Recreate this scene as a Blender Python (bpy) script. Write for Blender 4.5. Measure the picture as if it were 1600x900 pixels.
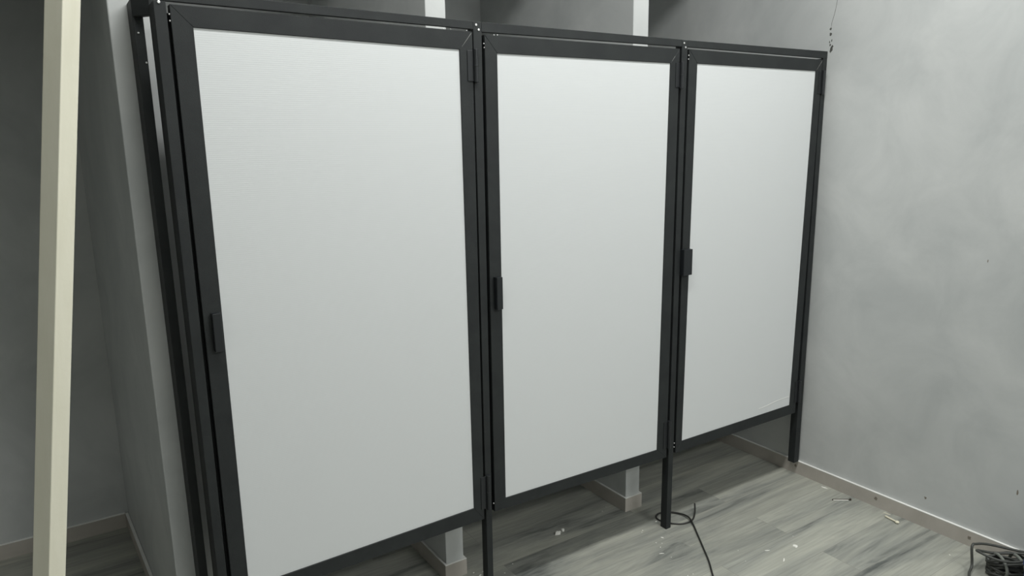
import bpy, bmesh, math, random
from mathutils import Vector, Matrix
random.seed(7)
S = bpy.context.scene
for o in list(bpy.data.objects):
    bpy.data.objects.remove(o, do_unlink=True)

# ---------------------------------------------------------------- camera
CX, CY, CZ = -.2587, -2.3264, 1.9117
YAW, PIT, ROL, F = .5778, .1993, -.0169, 1113.78
fw = Vector((math.sin(YAW)*math.cos(PIT), math.cos(YAW)*math.cos(PIT), -math.sin(PIT)))
r0 = Vector((math.cos(YAW), -math.sin(YAW), 0)); u0 = r0.cross(fw)
rt = math.cos(ROL)*r0 + math.sin(ROL)*u0
up = -math.sin(ROL)*r0 + math.cos(ROL)*u0
cam = bpy.data.objects.new('camera', bpy.data.cameras.new('camera'))
S.collection.objects.link(cam); S.camera = cam
m = Matrix((rt, up, -fw)).transposed().to_4x4(); m.translation = (CX, CY, CZ)
cam.matrix_world = m
cam.data.sensor_width = 36; cam.data.lens = F/1600*36
cam.data.clip_start = .05; cam.data.clip_end = 60

# ---------------------------------------------------------------- world, lamps, exposure
W = bpy.data.worlds.new('world'); S.world = W; W.use_nodes = True
W.node_tree.nodes['Background'].inputs[0].default_value = (.96, 1, .98, 1)
W.node_tree.nodes['Background'].inputs[1].default_value = .30

def area(name, loc, sx, sy, power, col=(.985, 1, .985), rot=(0, 0, 0), spread=math.pi):
    l = bpy.data.lights.new(name, 'AREA'); l.shape = 'RECTANGLE'
    l.size = sx; l.size_y = sy; l.energy = power; l.color = col; l.spread = spread
    o = bpy.data.objects.new(name, l); S.collection.objects.link(o)
    o.location = loc; o.rotation_euler = rot
    return o
CEIL = 4.0
area('ceiling_light_strip', (1.40, -.90, CEIL-.06), 3.4, .24, 90)
area('ceiling_light_middle', (2.0, -3.0, CEIL-.06), 1.8, .3, 22)
area('ceiling_light_rear', (2.2, -5.1, CEIL-.06), 1.6, .3, 124)

S.view_settings.view_transform = 'Standard'; S.view_settings.look = 'None'
S.view_settings.exposure = 0.0; S.view_settings.gamma = 1
S.view_settings.use_curve_mapping = False

# ---------------------------------------------------------------- materials
def mat(name, col, rough=.6, metal=0, spec=.5):
    M = bpy.data.materials.new(name); M.use_nodes = True
    b = M.node_tree.nodes['Principled BSDF']
    b.inputs['Base Color'].default_value = (*col, 1); b.inputs['Roughness'].default_value = rough
    b.inputs['Metallic'].default_value = metal; b.inputs['Specular IOR Level'].default_value = spec
    return M
def nd(M, t, **k):
    n = M.node_tree.nodes.new(t)
    for a, v in k.items(): setattr(n, a, v)
    return n
def lk(M, a, b): M.node_tree.links.new(a, b)
def mottled(name, c1, c2, scale=2.0, rough=.6, bump=.05, fine=60, stretch=(1, 1, 1), spec=.5, detail=6):
    """two-tone cloudy finish with a fine bump"""
    M = mat(name, c1, rough, 0, spec); b = M.node_tree.nodes['Principled BSDF']
    tc = nd(M, 'ShaderNodeTexCoord'); mp = nd(M, 'ShaderNodeMapping'); mp.inputs['Scale'].default_value = stretch
    lk(M, tc.outputs['Object'], mp.inputs[0])
    n = nd(M, 'ShaderNodeTexNoise'); n.inputs['Scale'].default_value = scale; n.inputs['Detail'].default_value = detail
    n.inputs['Roughness'].default_value = .6; n.inputs['Distortion'].default_value = .6
    lk(M, mp.outputs[0], n.inputs['Vector'])
    cr = nd(M, 'ShaderNodeValToRGB'); cr.color_ramp.elements[0].position = .32; cr.color_ramp.elements[1].position = .68
    cr.color_ramp.elements[0].color = (*c1, 1); cr.color_ramp.elements[1].color = (*c2, 1)
    lk(M, n.outputs['Fac'], cr.inputs[0]); lk(M, cr.outputs[0], b.inputs['Base Color'])
    n2 = nd(M, 'ShaderNodeTexNoise'); n2.inputs['Scale'].default_value = fine; n2.inputs['Detail'].default_value = 3
    lk(M, tc.outputs['Object'], n2.inputs['Vector'])
    bp = nd(M, 'ShaderNodeBump'); bp.inputs['Strength'].default_value = bump; bp.inputs['Distance'].default_value = .01
    lk(M, n2.outputs['Fac'], bp.inputs['Height']); lk(M, bp.outputs[0], b.inputs['Normal'])
    return M
M_wall = mottled('grey_trowelled_plaster', (.455, .47, .465), (.565, .575, .565), 2.6, .42, .06, 30, spec=.45)
M_ceil = mottled('ceiling_paint', (.62, .63, .61), (.66, .67, .65), 2, .8)
M_black = mottled('black_powder_coat', (.014, .016, .017), (.021, .024, .024), 9, .60, .12, 420, spec=.35)
M_hinge = mat('black_hinge_metal', (.018, .020, .022), .42, .2)
M_handle = mat('black_plastic', (.010, .012, .014), .38)
M_base = mottled('taupe_skirting', (.40, .37, .33), (.50, .465, .42), 5, .55, .05)
M_caulk = mottled('white_skirting_edge', (.74, .74, .71), (.82, .82, .79), 8, .5, .02)
M_cream = mottled('cream_door_edge', (.68, .655, .53), (.73, .705, .585), 6, .5, .05, 40, (3, 3, .5))
M_screw = mat('zinc_screw', (.75, .75, .74), .35, .6)
M_plaster = mottled('white_plaster_bit', (.72, .71, .66), (.84, .83, .78), 60, .8)
M_yell = mottled('yellowed_plaster_bit', (.70, .66, .50), (.80, .76, .62), 60, .7)
M_cable = mat('black_rubber_cable', (.022, .022, .020), .42)
M_cable2 = mat('grey_black_rubber_cable', (.05, .052, .047), .5)
M_tape = mat('grey_tape', (.17, .18, .16), .55)
M_pin = mat('dark_steel', (.10, .09, .075), .4, .7)
M_blue = mat('dark_blue_plastic', (.03, .045, .16), .4)
M_white = mat('white_plastic', (.72, .72, .75), .5)
M_hole = mottled('dark_broken_plaster', (.05, .05, .045), (.12, .12, .11), 90, .9)
M_scuff = mottled('brown_scuff', (.17, .15, .12), (.27, .24, .2), 50, .8)
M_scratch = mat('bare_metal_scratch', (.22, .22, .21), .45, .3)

# ribbed white plastic sheet
M_panel = mat('white_fluted_plastic', (.635, .65, .652), .40, 0, .35)
b = M_panel.node_tree.nodes['Principled BSDF']
tc = nd(M_panel, 'ShaderNodeTexCoord')
wv = nd(M_panel, 'ShaderNodeTexWave', wave_type='BANDS', bands_direction='Z'); wv.inputs['Scale'].default_value = 50
wv.inputs['Distortion'].default_value = .1
lk(M_panel, tc.outputs['Object'], wv.inputs['Vector'])
nz = nd(M_panel, 'ShaderNodeTexNoise'); nz.inputs['Scale'].default_value = 1.6
lk(M_panel, tc.outputs['Object'], nz.inputs['Vector'])
ad = nd(M_panel, 'ShaderNodeMath', operation='MULTIPLY_ADD'); ad.inputs[1].default_value = 6.0
lk(M_panel, nz.outputs['Fac'], ad.inputs[0]); lk(M_panel, wv.outputs['Fac'], ad.inputs[2])
bp = nd(M_panel, 'ShaderNodeBump'); bp.inputs['Strength'].default_value = .05; bp.inputs['Distance'].default_value = .002
lk(M_panel, ad.outputs[0], bp.inputs['Height']); lk(M_panel, bp.outputs[0], b.inputs['Normal'])

# grey laminate planks running along X
M_floor = mat('grey_oak_laminate', (.3, .3, .28), .42, 0, .4)
b = M_floor.node_tree.nodes['Principled BSDF']
tc = nd(M_floor, 'ShaderNodeTexCoord')
mp = nd(M_floor, 'ShaderNodeMapping'); mp.inputs['Location'].default_value = (-.02, .178, 0)
lk(M_floor, tc.outputs['Object'], mp.inputs[0])
br = nd(M_floor, 'ShaderNodeTexBrick'); br.offset = .37; br.inputs['Scale'].default_value = 1
br.inputs['Brick Width'].default_value = 1.30; br.inputs['Row Height'].default_value = .192
br.inputs['Mortar Size'].default_value = .0012; br.inputs['Mortar Smooth'].default_value = .3
br.inputs['Color1'].default_value = (0, 0, 0, 1); br.inputs['Color2'].default_value = (1, 1, 1, 1)
br.inputs['Mortar'].default_value = (.2, .2, .2, 1)
lk(M_floor, mp.outputs[0], br.inputs['Vector'])
sep = nd(M_floor, 'ShaderNodeSeparateColor'); lk(M_floor, br.outputs['Color'], sep.inputs[0])
# offset the grain per plank
cmb = nd(M_floor, 'ShaderNodeCombineXYZ')
mu = nd(M_floor, 'ShaderNodeMath', operation='MULTIPLY'); mu.inputs[1].default_value = 7
lk(M_floor, sep.outputs[0], mu.inputs[0]); lk(M_floor, mu.outputs[0], cmb.inputs[2])
va = nd(M_floor, 'ShaderNodeVectorMath', operation='ADD'); lk(M_floor, tc.outputs['Object'], va.inputs[0]); lk(M_floor, cmb.outputs[0], va.inputs[1])
def grain(sc, nscale, det, dist):
    q = nd(M_floor, 'ShaderNodeMapping'); q.inputs['Scale'].default_value = sc
    lk(M_floor, va.outputs[0], q.inputs[0])
    n = nd(M_floor, 'ShaderNodeTexNoise'); n.inputs['Scale'].default_value = nscale; n.inputs['Detail'].default_value = det
    n.inputs['Roughness'].default_value = .62; n.inputs['Distortion'].default_value = dist
    lk(M_floor, q.outputs[0], n.inputs['Vector']); return n
g1 = grain((.62, 4.6, 1), 1.6, 5, .55)      # smoky dark streaks
g2 = grain((1.3, 26, 1), 3.0, 5, .3)      # fine grain
cr = nd(M_floor, 'ShaderNodeValToRGB'); e = cr.color_ramp.elements
e[0].position = .34; e[0].color = (.10, .107, .10, 1); e[1].position = .70; e[1].color = (.41, .41, .352, 1)
x = e.new(.44); x.color = (.255, .262, .236, 1); x = e.new(.56); x.color = (.335, .338, .296, 1)
lk(M_floor, g1.outputs['Fac'], cr.inputs[0])
mx = nd(M_floor, 'ShaderNodeMix', data_type='RGBA', blend_type='OVERLAY'); mx.inputs[0].default_value = .35
lk(M_floor, cr.outputs[0], mx.inputs[6])
g2r = nd(M_floor, 'ShaderNodeMapRange'); g2r.inputs[1].default_value = .3; g2r.inputs[2].default_value = .7; g2r.inputs[3].default_value = .3; g2r.inputs[4].default_value = .7
lk(M_floor, g2.outputs['Fac'], g2r.inputs[0]); lk(M_floor, g2r.outputs[0], mx.inputs[7])
# per-plank tint
tr = nd(M_floor, 'ShaderNodeMapRange'); tr.inputs[3].default_value = .93; tr.inputs[4].default_value = 1.05
lk(M_floor, sep.outputs[0], tr.inputs[0])
m2 = nd(M_floor, 'ShaderNodeMix', data_type='RGBA', blend_type='MULTIPLY'); m2.inputs[0].default_value = 1
lk(M_floor, mx.outputs[2], m2.inputs[6]); lk(M_floor, tr.outputs[0], m2.inputs[7])
m3 = nd(M_floor, 'ShaderNodeMix', data_type='RGBA', blend_type='MIX'); lk(M_floor, br.outputs['Fac'], m3.inputs[0])
lk(M_floor, m2.outputs[2], m3.inputs[6]); m3.inputs[7].default_value = (.24, .24, .21, 1)
lk(M_floor, m3.outputs[2], b.inputs['Base Color'])
bp = nd(M_floor, 'ShaderNodeBump'); bp.inputs['Strength'].default_value = .08; bp.inputs['Distance'].default_value = .003
lk(M_floor, g2.outputs['Fac'], bp.inputs['Height']); lk(M_floor, bp.outputs[0], b.inputs['Normal'])

# ---------------------------------------------------------------- mesh helpers
def link(name, bm, M, parent=None, bevel=0, smooth=False, seg=2):
    bmesh.ops.recalc_face_normals(bm, faces=bm.faces)
    me = bpy.data.meshes.new(name); bm.to_mesh(me); bm.free()
    if smooth:
        for p in me.polygons: p.use_smooth = True
    me.materials.append(M)
    o = bpy.data.objects.new(name, me); S.collection.objects.link(o)
    if parent: o.parent = parent
    if bevel:
        b = o.modifiers.new('bevel', 'BEVEL'); b.width = bevel; b.segments = seg; b.limit_method = 'ANGLE'
    return o
def tag(o, label=None, cat=None, group=None, kind=None):
    if label: o['label'] = label
    if cat: o['category'] = cat
    if group: o['group'] = group
    if kind: o['kind'] = kind
    return o
def box(bm, x0, x1, y0, y1, z0, z1):
    v = [bm.verts.new(p) for p in ((x0,y0,z0),(x1,y0,z0),(x1,y1,z0),(x0,y1,z0),(x0,y0,z1),(x1,y0,z1),(x1,y1,z1),(x0,y1,z1))]
    for f in ((0,3,2,1),(4,5,6,7),(0,1,5,4),(1,2,6,5),(2,3,7,6),(3,0,4,7)): bm.faces.new([v[i] for i in f])
def prism_xz(bm, pts, y0, y1):
    """extrude a polygon given in (x, z) from y0 to y1"""
    a = [bm.verts.new((x, y0, z)) for x, z in pts]; c = [bm.verts.new((x, y1, z)) for x, z in pts]
    bm.faces.new(a); bm.faces.new(c[::-1]); n = len(a)
    for i in range(n): bm.faces.new((a[i], c[i], c[(i+1) % n], a[(i+1) % n]))
def prism_xy(bm, pts, z0, z1):
    a = [bm.verts.new((x, y, z0)) for x, y in pts]; c = [bm.verts.new((x, y, z1)) for x, y in pts]
    bm.faces.new(a); bm.faces.new(c[::-1]); n = len(a)
    for i in range(n): bm.faces.new((a[i], c[i], c[(i+1) % n], a[(i+1) % n]))
def cyl(bm, c, axis, r, h, n=16, r2=None):
    """cylinder centred at c along 'X','Y' or 'Z'"""
    M = Matrix.Translation(c)
    if axis == 'Y': M = M @ Matrix.Rotation(math.pi/2, 4, 'X')
    if axis == 'X': M = M @ Matrix.Rotation(math.pi/2, 4, 'Y')
    bmesh.ops.create_cone(bm, cap_ends=True, segments=n, radius1=r, radius2=r if r2 is None else r2, depth=h, matrix=M)
def crom(pts, sub=8, closed=False):
    P = [Vector(p) for p in pts]; out = []; n = len(P)
    rng = n if closed else n-1
    for i in range(rng):
        if closed: a, b_, c, d = P[(i-1) % n], P[i], P[(i+1) % n], P[(i+2) % n]
        else: a, b_, c, d = P[max(i-1, 0)], P[i], P[i+1], P[min(i+2, n-1)]
        for k in range(sub):
            t = k/sub
            out.append(.5*((2*b_)+(c-a)*t+(2*a-5*b_+4*c-d)*t*t+(3*b_-a-3*c+d)*t**3))
    if not closed: out.append(P[-1])
    return out
def tube(bm, pts, r, n=10, closed=False):
    rings = []; L = len(pts); nrm = Vector((0, 0, 1))
    for i, p in enumerate(pts):
        if closed: t = pts[(i+1) % L]-pts[i-1]
        else: t = pts[min(i+1, L-1)]-pts[max(i-1, 0)]
        t.normalize(); s = t.cross(nrm)
        if s.length < 1e-4: s = t.cross(Vector((0, 1, 0)))
        s.normalize(); nrm = s.cross(t).normalized()
        rings.append([bm.verts.new(p+r*(math.cos(a)*s+math.sin(a)*nrm)) for a in [2*math.pi*k/n for k in range(n)]])
    for i in range(L if closed else L-1):
        A, B = rings[i], rings[(i+1) % L]
        for k in range(n): bm.faces.new((A[k], A[(k+1) % n], B[(k+1) % n], B[k]))
    if not closed: bm.faces.new(rings[0][::-1]); bm.faces.new(rings[-1])

# ---------------------------------------------------------------- room shell
XR = 3.237; HB = .079; YB = 1.62; SY = .255
def struct(name, bm, M, parent=None, bevel=0):
    o = link(name, bm, M, parent, bevel); o['kind'] = 'structure'; return o
bm = bmesh.new(); box(bm, -3.6, XR+.2, -6.4, YB+.2, -.1, 0); struct('floor', bm, M_floor)
bm = bmesh.new(); box(bm, -3.6, XR+.2, -6.4, YB+.2, CEIL, CEIL+.1); struct('ceiling', bm, M_ceil)
bm = bmesh.new(); box(bm, XR, XR+.2, -6.4, YB, 0, CEIL); wall_right = struct('wall_right', bm, M_wall)
bm = bmesh.new(); box(bm, -3.6, XR+.2, YB, YB+.2, 0, CEIL); struct('wall_back', bm, M_wall)
bm = bmesh.new(); prism_xy(bm, [(-.024, SY), (.10, SY), (.075, YB), (-.085, YB)], 0, CEIL); struct('wall_left', bm, M_wall, bevel=.004)
bm = bmesh.new(); box(bm, 1.050, 1.138, SY, YB, 0, CEIL); struct('wall_inner_left', bm, M_wall, bevel=.003)
bm = bmesh.new(); box(bm, 2.117, 2.212, SY, YB, 0, CEIL); struct('wall_inner_right', bm, M_wall, bevel=.003)
bm = bmesh.new(); box(bm, -3.6, -3.4, -6.4, YB-.001, 0, CEIL-.001); struct('wall_far_left', bm, M_wall)
bm = bmesh.new(); box(bm, -3.399, XR-.001, -6.4, -6.3, 0.001, CEIL-.001); struct('wall_behind', bm, M_wall)
bm = bmesh.new(); box(bm, -3.399, -.0251, SY+.001, SY+.14, 2.42, CEIL-.001); struct('added_beam_2', bm, M_wall)  # unseen lintel, added to keep lamp light out of the left recess
bm = bmesh.new(); box(bm, -.024, XR, SY+.001, SY+.14, 3.24, CEIL-.001); struct('added_beam_1', bm, M_wall)  # unseen beam above the piers, added to shade the upper bay wall

def skirting(name, runs, side):
    """runs: list of (x0,x1,y0,y1) boxes; the board and its white top edge"""
    bm = bmesh.new()
    for a in runs: box(bm, *a, .0, HB-.005)
    o = struct(name, bm, M_base)
    bm = bmesh.new()
    for a in runs: box(bm, *a, HB-.0049, HB)
    c = link('top_edge', bm, M_caulk, o, .0015); tag(c, 'white painted top edge', kind='structure')
    return o
bs_right = skirting('baseboard_right', [(XR-.013, XR-.0002, -6.3, YB-.014)], 'r')
skirting('baseboard_inner_left', [(1.040, 1.0498, SY-.0002, YB-.014), (1.040, 1.148, SY-.010, SY-.0003), (1.1382, 1.148, SY-.0002, YB-.014)], 'l')
skirting('baseboard_inner_right', [(2.107, 2.1168, SY-.0002, YB-.014), (2.107, 2.222, SY-.010, SY-.0003), (2.2122, 2.222, SY-.0002, YB-.014)], 'l')
skirting('baseboard_back', [(-3.5, -.10, YB-.013, YB-.0002), (.09, 1.039, YB-.013, YB-.0002), (1.149, 2.106, YB-.013, YB-.0002), (2.223, XR-.014, YB-.013, YB-.0002)], 'b')
# skirting along the slanting left face of the left pier
def slant(bm, z0, z1): prism_xy(bm, [(-.0245, SY), (-.036, SY-.010), (-.099, YB-.014), (-.0865, YB-.014)], z0, z1)
bm = bmesh.new(); slant(bm, 0, HB-.005); o = struct('baseboard_left', bm, M_base)
bm = bmesh.new(); slant(bm, HB-.0049, HB); tag(link('top_edge', bm, M_caulk, o), 'white painted top edge', kind='structure')

# drill spots on the skirting and damage on the right wall
def blob(bm, cx, cy, r, n=11, jit=.35, h=.0012, sq=(1, 1)):
    a = [(cx+sq[0]*r*(1+random.uniform(-jit, jit))*math.cos(2*math.pi*i/n), cy+sq[1]*r*(1+random.uniform(-jit, jit))*math.sin(2*math.pi*i/n)) for i in range(n)]
    return a
def wall_mark(name, M, pts, x, t=.0012, parent=wall_right):
    """a low lump on the right wall, polygon in (y, z)"""
    bm = bmesh.new()
    a = [bm.verts.new((x, y, z)) for y, z in pts]; n = len(a)
    cy = sum(p[0] for p in pts)/n; cz = sum(p[1] for p in pts)/n
    c = [bm.verts.new((x-t, cy+(y-cy)*.8, cz+(z-cz)*.8)) for y, z in pts]
    bm.faces.new(a); bm.faces.new(c[::-1])
    for i in range(n): bm.faces.new((a[i], c[i], c[(i+1) % n], a[(i+1) % n]))
    return tag(link(name, bm, M, parent), kind='structure')
xs = XR-.0131
for y, z, r in ((.018, .047, .008), (-.466, .046, .009), (-.925, .043, .009)):
    tag(wall_mark('nail_spot', M_scuff, blob(None, y, z, r, sq=(1, 1.1)), xs, .0008, bs_right), 'brown filled nail spot')
for y, z, r, q in ((-.008, 2.464, .0065, (1, 1)), (-.009, 2.437, .009, (.8, 1)), (-.018, 2.405, .004, (.7, 2)), (-.010, 2.385, .005, (1, 1.6)),
                   (-.024, 2.377, .006, (1, 1)), (-.017, 2.362, .0085, (.9, 1.9)), (-.006, 2.40, .004, (.7, 1.6))):
    wall_mark('plaster_chip', M_hole, blob(None, y, z, r, sq=q), XR+.0002, .0008)
bm = bmesh.new(); tube(bm, crom([(XR, -.010, 2.475), (XR, -.013, 2.50), (XR, -.022, 2.53), (XR, -.030, 2.57), (XR, -.036, 2.62)], 5), .0009, 6)
tag(link('crack', bm, M_hole, wall_right), kind='structure')
wall_mark('scuff_mark', M_scuff, blob(None, -.704, .149, .006, sq=(1, 1.3)), XR+.0002, .0006)
wall_mark('scuff_mark', M_scuff, blob(None, -1.089, .34, .006, sq=(.8, 2)), XR+.0002, .0006)
wall_mark('scuff_mark', M_scuff, blob(None, -.86, 1.365, .0022, sq=(1, 3.5)), XR+.0002, .0006)

# ---------------------------------------------------------------- the three-door partition
part = bpy.data.objects.new('cubicle_screen', None); S.collection.objects.link(part)
part.location = (0, 0, 0)
tag(part, 'black metal partition frame with three white-panelled doors standing before the grey wall niches', 'screen', kind='thing')
D = .04
def rail(name, quad, y0, y1, par=part, M=M_black):
    bm = bmesh.new(); prism_xz(bm, quad, y0, y1); return link(name, bm, M, par, .0012)
# posts
def post(x0t, x1t, x0b, x1b, zt, zb, y0=0., y1=D): return rail('post', [(x0b, zb), (x1b, zb), (x1t, zt), (x0t, zt)], y0, y1)
P1 = post(.069, .1015, .076, .1030, 2.3255, .0, 0, .100)
P2 = post(1.1105, 1.1455, 1.1135, 1.1400, 2.3455, .0)
P3 = post(2.172, 2.206, 2.158, 2.190, 2.347, .0)
P4 = post(3.203, 3.2355, 3.180, 3.2220, 2.319, HB+.001, 0, .042)
# stops the doors close against, on the left side of each bay
for x0, x1 in ((.090, .130), (1.125, 1.180), (2.180, 2.240)):
    bm = bmesh.new(); box(bm, x0, x1, .0405, .047, .40, 2.30); link('door_stop', bm, M_black, part, .0008)
# top rails, one per bay
rail('top_rail', [(.075, 2.3265), (1.110, 2.3185), (1.110, 2.346), (.075, 2.356)], 0, .016)
rail('top_rail', [(1.146, 2.3115), (2.171, 2.3185), (2.171, 2.348), (1.146, 2.346)], 0, .016)
rail('top_rail', [(2.2065, 2.3195), (3.236, 2.3195), (3.236, 2.355), (2.2065, 2.3475)], 0, .016)
# side return: rear post against the pier and the bars linking it
rail('post', [(.040, .0), (.0665, .0), (.0585, 2.352), (.030, 2.352)], .150, SY-.001)
bm = bmesh.new()
a = [(.070, .0), (.1, .0), (.1, .100), (.0585, .1495), (.0305, .1495), (.030, .1495)]
a = [(.0715, .1005), (.1, .1005), (.0585, .1495), (.0305, .1495)]
prism_xy(bm, a, 2.30, 2.3535); link('side_rail', bm, M_black, part, .002)
# screws
def screw(c, axis, r, parent):
    bm = bmesh.new(); cyl(bm, c, axis, r, .003, 14)
    o = link('screw', bm, M_screw, parent, .0008); return tag(o, 'bright screw head')
for c in ((1.122, 2.334), (1.1325, 2.318)): screw((c[0], -.001, c[1]), 'Y', .0042, P2)
for c in ((2.183, 2.334), (2.1925, 2.3165)): screw((c[0], -.001, c[1]), 'Y', .0042, P3)
for c in ((.0835, 2.3215),): screw((c[0], -.001, c[1]), 'Y', .0042, P1)
screw((3.1855, .02, .19), 'X', .0045, P4)
for c in ((.041, 2.255), (.054, 2.170)): screw((c[0], .1495, c[1]), 'Y', .0028, part)

PAN = .010   # panel set back behind the frame front
def door(outer, inner, hinge_at, handle_q, label):
    """outer / inner corner quads TL TR BR BL in (x, z); four mitred bars"""
    o = outer; i = inner
    bm = bmesh.new()
    for k in range(4):
        k2 = (k+1) % 4
        prism_xz(bm, [o[k], o[k2], i[k2], i[k]], .0, .034)
    d = link('door', bm, M_black, part, .0011, seg=1); d['label'] = label
    # panel
    e = .012
    q = [(i[0][0]-e, i[0][1]+e), (i[1][0]+e, i[1][1]+e), (i[2][0]+e, i[2][1]-e), (i[3][0]-e, i[3][1]-e)]
    q = [(i[0][0]+.0003, i[0][1]-.0003), (i[1][0]-.0003, i[1][1]-.0003), (i[2][0]-.0003, i[2][1]+.0003), (i[3][0]+.0003, i[3][1]+.0003)]
    bm = bmesh.new(); prism_xz(bm, q, .004, .012); p = link('panel', bm, M_panel, d); p['label'] = 'plain white ribbed plastic panel'
    # hinges: knuckle plus leaf
    for (hx, z0, z1) in hinge_at:
        bm = bmesh.new(); cyl(bm, (hx, -.0075, (z0+z1)/2), 'Z', .0085, z1-z0, 18)
        cyl(bm, (hx, -.0075, (z0+z1)/2), 'Z', .0095, .004, 18)
        box(bm, hx-.032, hx-.004, -.003, -.0002, z0+.004, z1-.004)
        h = link('hinge', bm, M_hinge, d, .0007)
    # pull handle: a folded plate open to the side
    x0, x1, z0, z1 = handle_q
    bm = bmesh.new()
    box(bm, x0, x1, -.004, -.0003, z0, z1)
    box(bm, x0, x0+.005, -.020, -.004, z0, z1)
    box(bm, x0+.001, x1-.006, -.024, -.019, z0, z1)
    box(bm, x0+.001, x1-.006, -.022, -.003, z1-.004, z1)
    link('handle', bm, M_handle, d, .001)
    return d
d1 = door([(.1105, 2.3185), (1.1060, 2.3095), (1.1035, .398), (.116, .392)], [(.1690, 2.259), (1.0520, 2.246), (1.0570, .460), (.1690, .445)],
     [(1.114, 2.134, 2.249), (1.122, .440, .590)], (.135, .1665, 1.289, 1.411), 'leftmost and largest-looking door with white panel')
d2 = door([(1.1575, 2.303), (2.1590, 2.3085), (2.1460, .392), (1.1550, .414)], [(1.2110, 2.241), (2.1040, 2.246), (2.0820, .447), (1.2100, .460)],
     [(2.168, 2.141, 2.253), (2.153, .440, .582)], (1.173, 1.206, 1.277, 1.405), 'middle door with white panel')
d3 = door([(2.2185, 2.311), (3.1990, 2.3125), (3.1600, .392), (2.2080, .398)], [(2.2720, 2.252), (3.1470, 2.254), (3.1060, .449), (2.2510, .451)],
     [(3.205, 2.137, 2.258), (3.175, .450, .582)], (2.200, 2.262, 1.294, 1.416), 'door nearest the right wall with white panel')
# pale scratches where the coat was ground at the mitres, and glints in the gaps
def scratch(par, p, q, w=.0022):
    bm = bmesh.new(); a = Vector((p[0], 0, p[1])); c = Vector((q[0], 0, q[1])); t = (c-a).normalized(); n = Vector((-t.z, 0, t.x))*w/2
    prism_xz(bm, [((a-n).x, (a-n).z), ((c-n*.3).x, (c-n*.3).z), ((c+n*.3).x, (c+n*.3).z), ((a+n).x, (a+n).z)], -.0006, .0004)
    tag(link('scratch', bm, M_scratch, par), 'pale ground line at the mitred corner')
scratch(d1, (1.101, 2.304), (1.062, 2.256)); scratch(d2, (2.130, 2.276), (2.112, 2.254)); scratch(d3, (3.192, 2.304), (3.153, 2.260))
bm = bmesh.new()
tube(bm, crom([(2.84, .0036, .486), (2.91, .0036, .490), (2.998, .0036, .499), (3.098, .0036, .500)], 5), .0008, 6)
tag(link('pale_line', bm, M_plaster, d3.children[0]), 'thin pale line near the lower right corner')  # thin pale line laid on the panel, low on the right

# small bright fixings seen in the gaps beside the doors
def pin(par, x, z, y=.004, r=.0028):
    bm = bmesh.new(); bmesh.ops.create_icosphere(bm, subdivisions=2, radius=r, matrix=Matrix.Translation((x, y, z)))
    tag(link('fixing', bm, M_screw, par, smooth=True), 'bright fixing in the gap')
for x, z in ((.1085, 2.291), (.1085, 2.273)): pin(d1, x, z)
for x, z in ((.990, 2.3130), (1.020, 2.3125), (1.085, 2.3125)): pin(d1, x, z, r=.002)
for x, z in ((1.1560, 2.272), (1.1575, 2.258), (1.152, .452), (1.20, 2.3045), (1.215, 2.3055)): pin(d2, x, z)
for x, z in ((2.216, 2.284), (2.216, 2.268), (2.1995, .452), (2.1985, .432)): pin(d3, x, z, y=.002)

# ---------------------------------------------------------------- cream board leaning at the left
def lean(x_ref, z): return x_ref + .1415*(z-2.258)
bm = bmesh.new()
top, bot = 3.2, 0.0
Yn, Yf = -.30, .23
vs = []
for z in (bot, top):
    for (xr, y) in ((-.163, -.300), (-.1245, -.262), (-.160, -.214), (-.199, -.264)):
        vs.append(bm.verts.new((lean(xr, z), y, z)))
for f in ((0,3,2,1),(4,5,6,7),(0,1,5,4),(1,2,6,5),(2,3,7,6),(3,0,4,7)): bm.faces.new([vs[i] for i in f])
bd = link('leaning_timber', bm, M_cream, None, .002)
tag(bd, 'tall cream timber leaning at the far left, in front of the grey pier', 'timber')

# ---------------------------------------------------------------- cable looped behind the third post
pts = [(2.430, .062, .030), (2.395, .028, .012), (2.345, -.008, .005), (2.305, -.020, .004), (2.262, -.014, .004), (2.226, .012, .004), (2.203, .048, .004),
       (2.190, .085, .004), (2.203, .115, .004), (2.240, .128, .005), (2.290, .104, .006), (2.322, .058, .008), (2.325, .006, .0115), (2.296, -.053, .006),
       (2.252, -.118, .004), (2.215, -.172, .004), (2.176, -.228, .004), (2.114, -.316, .004), (2.041, -.405, .004), (1.97, -.50, .004), (1.93, -.62, .004)]
bm = bmesh.new(); tube(bm, crom(pts, 8), .0043, 10)
tag(link('loose_cable', bm, M_cable, None, smooth=True), 'thin black cable curled on the floor behind the third post and running forward', 'cable')

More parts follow.
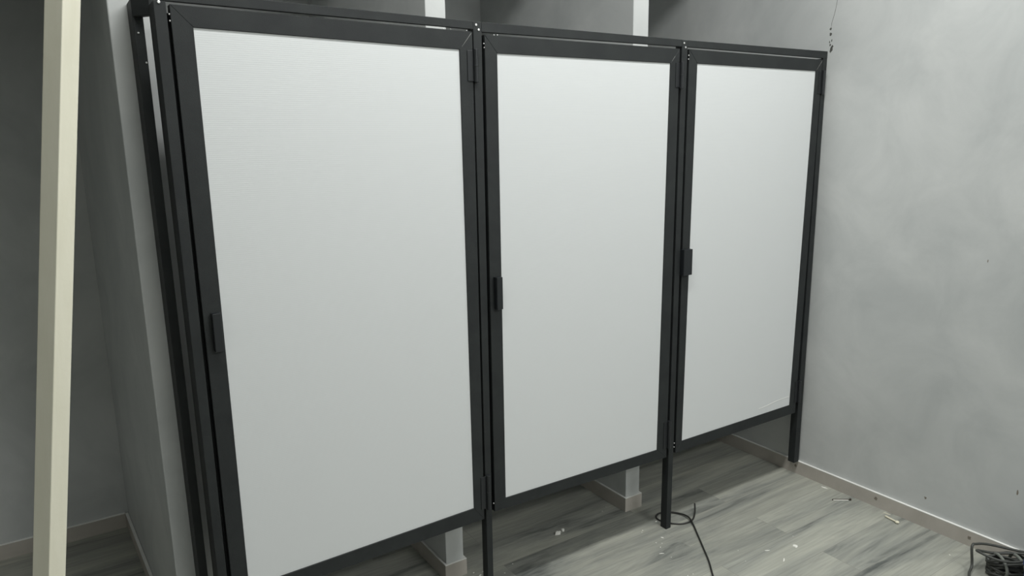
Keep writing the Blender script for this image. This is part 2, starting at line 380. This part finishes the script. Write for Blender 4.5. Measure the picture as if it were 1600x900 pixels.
# coiled cord at the right edge
bm = bmesh.new()
ctr = Vector((3.120, -1.135, 0))
def ring(ox, oy, a, b_, th, z, tilt=0, wob=.006, arc=(0, 2*math.pi), n=16):
    out = []
    for k in range(n):
        t = arc[0]+(arc[1]-arc[0])*k/n
        x = a*math.cos(t); y = b_*math.sin(t)
        X = x*math.cos(th)-y*math.sin(th); Y = x*math.sin(th)+y*math.cos(th)
        out.append(Vector((ctr.x+ox+X+random.uniform(-wob, wob), ctr.y+oy+Y+random.uniform(-wob, wob), z+tilt*x+random.uniform(0, wob))))
    return out
allp = []; TURNS = 12; NP = 16
for k in range(TURNS*NP):
    t = 2*math.pi*k/NP; u = k/(TURNS*NP)
    big = max(0, (u-.80)/.20); big = big*big*(3-2*big)
    aa = .088+.006*math.sin(k*.37)+.034*big; bb = .038+.012*math.sin(k*.21+1)+.022*big
    X = aa*math.cos(t); Y = bb*math.sin(t); th = 2.42+.12*math.sin(k*.13)
    z = .008+.062*min(u/.8, 1)+.010*math.sin(k*.9)+big*(.035+.25*max(Y, 0)-.30*max(-X*0, 0))
    allp.append(Vector((ctr.x-.02*big+X*math.cos(th)-Y*math.sin(th), ctr.y+.02*big+X*math.sin(th)+Y*math.cos(th), z)))
allp += [Vector((3.02, -1.03, .03)), Vector((2.965, -1.045, .012)), Vector((2.90, -1.09, .008)), Vector((2.88, -1.18, .008)), Vector((2.93, -1.27, .008))]
for p in allp: p.z = max(p.z, .0065); p.x = min(p.x, XR-.03)
tube(bm, crom(allp, 5), .0058, 8)
coil = link('coiled_cord', bm, M_cable2, None, smooth=True)
tag(coil, 'bundle of coiled black cord on the floor at the bottom right corner', 'cord')
bm = bmesh.new()
wr = [Vector((ctr.x+.02+.012*math.cos(t), ctr.y-.015+.012*math.sin(t)*0, .05)) for t in ()]
for s in (-.035, .04):
    c0 = ctr+Vector((s*math.cos(2.45), s*math.sin(2.45), .044)); n_ = Vector((-math.sin(2.45), math.cos(2.45), 0))
    loop = [c0+n_*(.062*math.cos(t))+Vector((0, 0, .046*math.sin(t)*.95)) for t in [2*math.pi*k/18 for k in range(18)]]
    for p in loop: p.z = max(p.z, .007)
    tube(bm, crom(loop, 3, True), .0066, 8, True)
tag(link('binding_turn', bm, M_tape, coil, smooth=True), 'grey turns of cord binding the coil')

# blue box cut off by the edge of the photo
bm = bmesh.new(); box(bm, 2.960, 3.11, -1.52, -1.245, .001, .165)
bx = link('blue_plastic_box', bm, M_blue, None, .006)
tag(bx, 'dark blue object cut off by the right edge, beside the coiled black cord', 'box')
bm = bmesh.new(); box(bm, 2.955, 3.115, -1.525, -1.240, .1652, .190); link('lid', bm, M_blue, bx, .004)
bm = bmesh.new(); box(bm, 3.0, 3.07, -1.45, -1.33, .1902, .205); link('latch', bm, M_white, bx, .002)

# ---------------------------------------------------------------- debris on the floor
def chip(name, x, y, r, label, M=M_plaster, sq=(1, 1), rot=0, h=.004, cat='plaster chip', group=None, n=9):
    bm = bmesh.new(); a = []
    for i in range(n):
        t = 2*math.pi*i/n; q = r*(1+random.uniform(-.35, .25)); px, py = sq[0]*q*math.cos(t), sq[1]*q*math.sin(t)
        a.append((px*math.cos(rot)-py*math.sin(rot), px*math.sin(rot)+py*math.cos(rot)))
    lo = [bm.verts.new((p[0], p[1], 0)) for p in a]
    hi = [bm.verts.new((p[0]*.75, p[1]*.75, h*random.uniform(.7, 1.1))) for p in a]
    c = bm.verts.new((0, 0, h*1.15)); bm.faces.new(lo[::-1])
    for i in range(n):
        j = (i+1) % n; bm.faces.new((lo[i], lo[j], hi[j], hi[i])); bm.faces.new((hi[i], hi[j], c))
    o = link(name, bm, M); o.location = (x, y, .0003)
    return tag(o, label, cat, group)
chip('plaster_lump', 1.690, .277, .016, 'pale plaster lump in the shadow under the middle door, larger lobe', sq=(1.2, .8), rot=.3, h=.012)
chip('plaster_lump', 1.727, .290, .010, 'small pale plaster lump touching the larger lump under the middle door', h=.008)
chip('plaster_chip', 2.554, -.458, .012, 'square white plaster flake right of the cable, largest flake on the open floor', sq=(1.2, .9), rot=.6, cat='plaster chip')
chip('plaster_sliver', 2.412, -.408, .016, 'thin white sliver between the cable and the square white flake', sq=(1, .14), rot=-.5, h=.002, cat='sliver')
chip('plaster_smear', 2.411, -.502, .014, 'faint white smear of plaster below the square white flake', sq=(1.2, .3), rot=.5, h=.001, cat='plaster chip')
chip('plaster_sliver', 1.986, -.142, .015, 'thin white sliver on the floor left of the cable', sq=(1, .14), rot=-.45, h=.002, cat='sliver')
chip('plaster_sliver', 3.196, -.185, .024, 'pale strip lying against the right baseboard near the corner post', sq=(1, .2), rot=-1.35, h=.002, cat='sliver')
chip('plaster_sliver', 3.203, -.545, .020, 'thin pale sliver along the right baseboard, left of the yellowish plug', M=M_yell, sq=(1, .1), rot=-1.4, h=.002, cat='sliver')
# yellowish wall plug shaped bit
bm = bmesh.new(); tube(bm, crom([(3.163, -.555, .006), (3.157, -.590, .006), (3.153, -.612, .007)], 4), .0045, 8)
bmesh.ops.create_icosphere(bm, subdivisions=2, radius=.0105, matrix=Matrix.Translation((3.152, -.622, .0072)) @ Matrix.Diagonal((1.1, 1, .62, 1)))
tag(link('plaster_plug', bm, M_yell, None, smooth=True), 'cream knob-headed bit of filler on the floor by the right baseboard', 'plaster bit')
# metal pin
bm = bmesh.new(); tube(bm, [Vector((3.103, -.297, .0045)), Vector((3.176, -.350, .0045))], .0035, 10)
cyl(bm, (3.180, -.353, .0055), 'Z', .0052, .009, 10)
pin = link('metal_pin', bm, M_pin, None, smooth=False); tag(pin, 'short dark metal pin lying on the floor near the right baseboard', 'pin')
bm = bmesh.new(); tube(bm, [Vector((3.102, -.3035, .0035)), Vector((3.166, -.350, .0035))], .0025, 8); tag(link('bright_side', bm, M_plaster, pin), 'pale side of the pin')
# specks
for x, y, r in ((1.175, .233, .006), (1.19, .20, .008), (1.215, .215, .005), (1.20, .175, .007), (1.235, .185, .005), (1.165, .200, .004), (1.29, .15, .003),
                (2.060, .345, .003), (2.014, .322, .003), (2.055, .060, .004), (2.040, .050, .003), (1.984, -.340, .004), (1.955, -.335, .004), (2.258, -.408, .003),
                (2.171, .084, .006), (2.089, -.043, .007), (2.03, -.06, .004), (2.05, -.08, .003), (3.075, -.912, .004), (2.0, -.19, .003), (1.36, .19, .003),
                (2.02, -.10, .004), (2.30, -.33, .003), (2.62, -.40, .003)):
    where = ('at the foot of the second post' if x < 1.4 else 'in the shadow beside the pier under the middle door' if y > .3 else
             'on the open floor right of the loose cable' if x > 2.2 else 'left of the loose cable, near the foot of the third post' if y > -.2 else 'beside the loose cable at the bottom edge')
    chip('plaster_speck', x, y, r, 'tiny white plaster speck ' + where, sq=(1, .6), rot=random.uniform(0, 3), h=.0015, cat='plaster speck', group='white plaster specks ' + where, n=7)
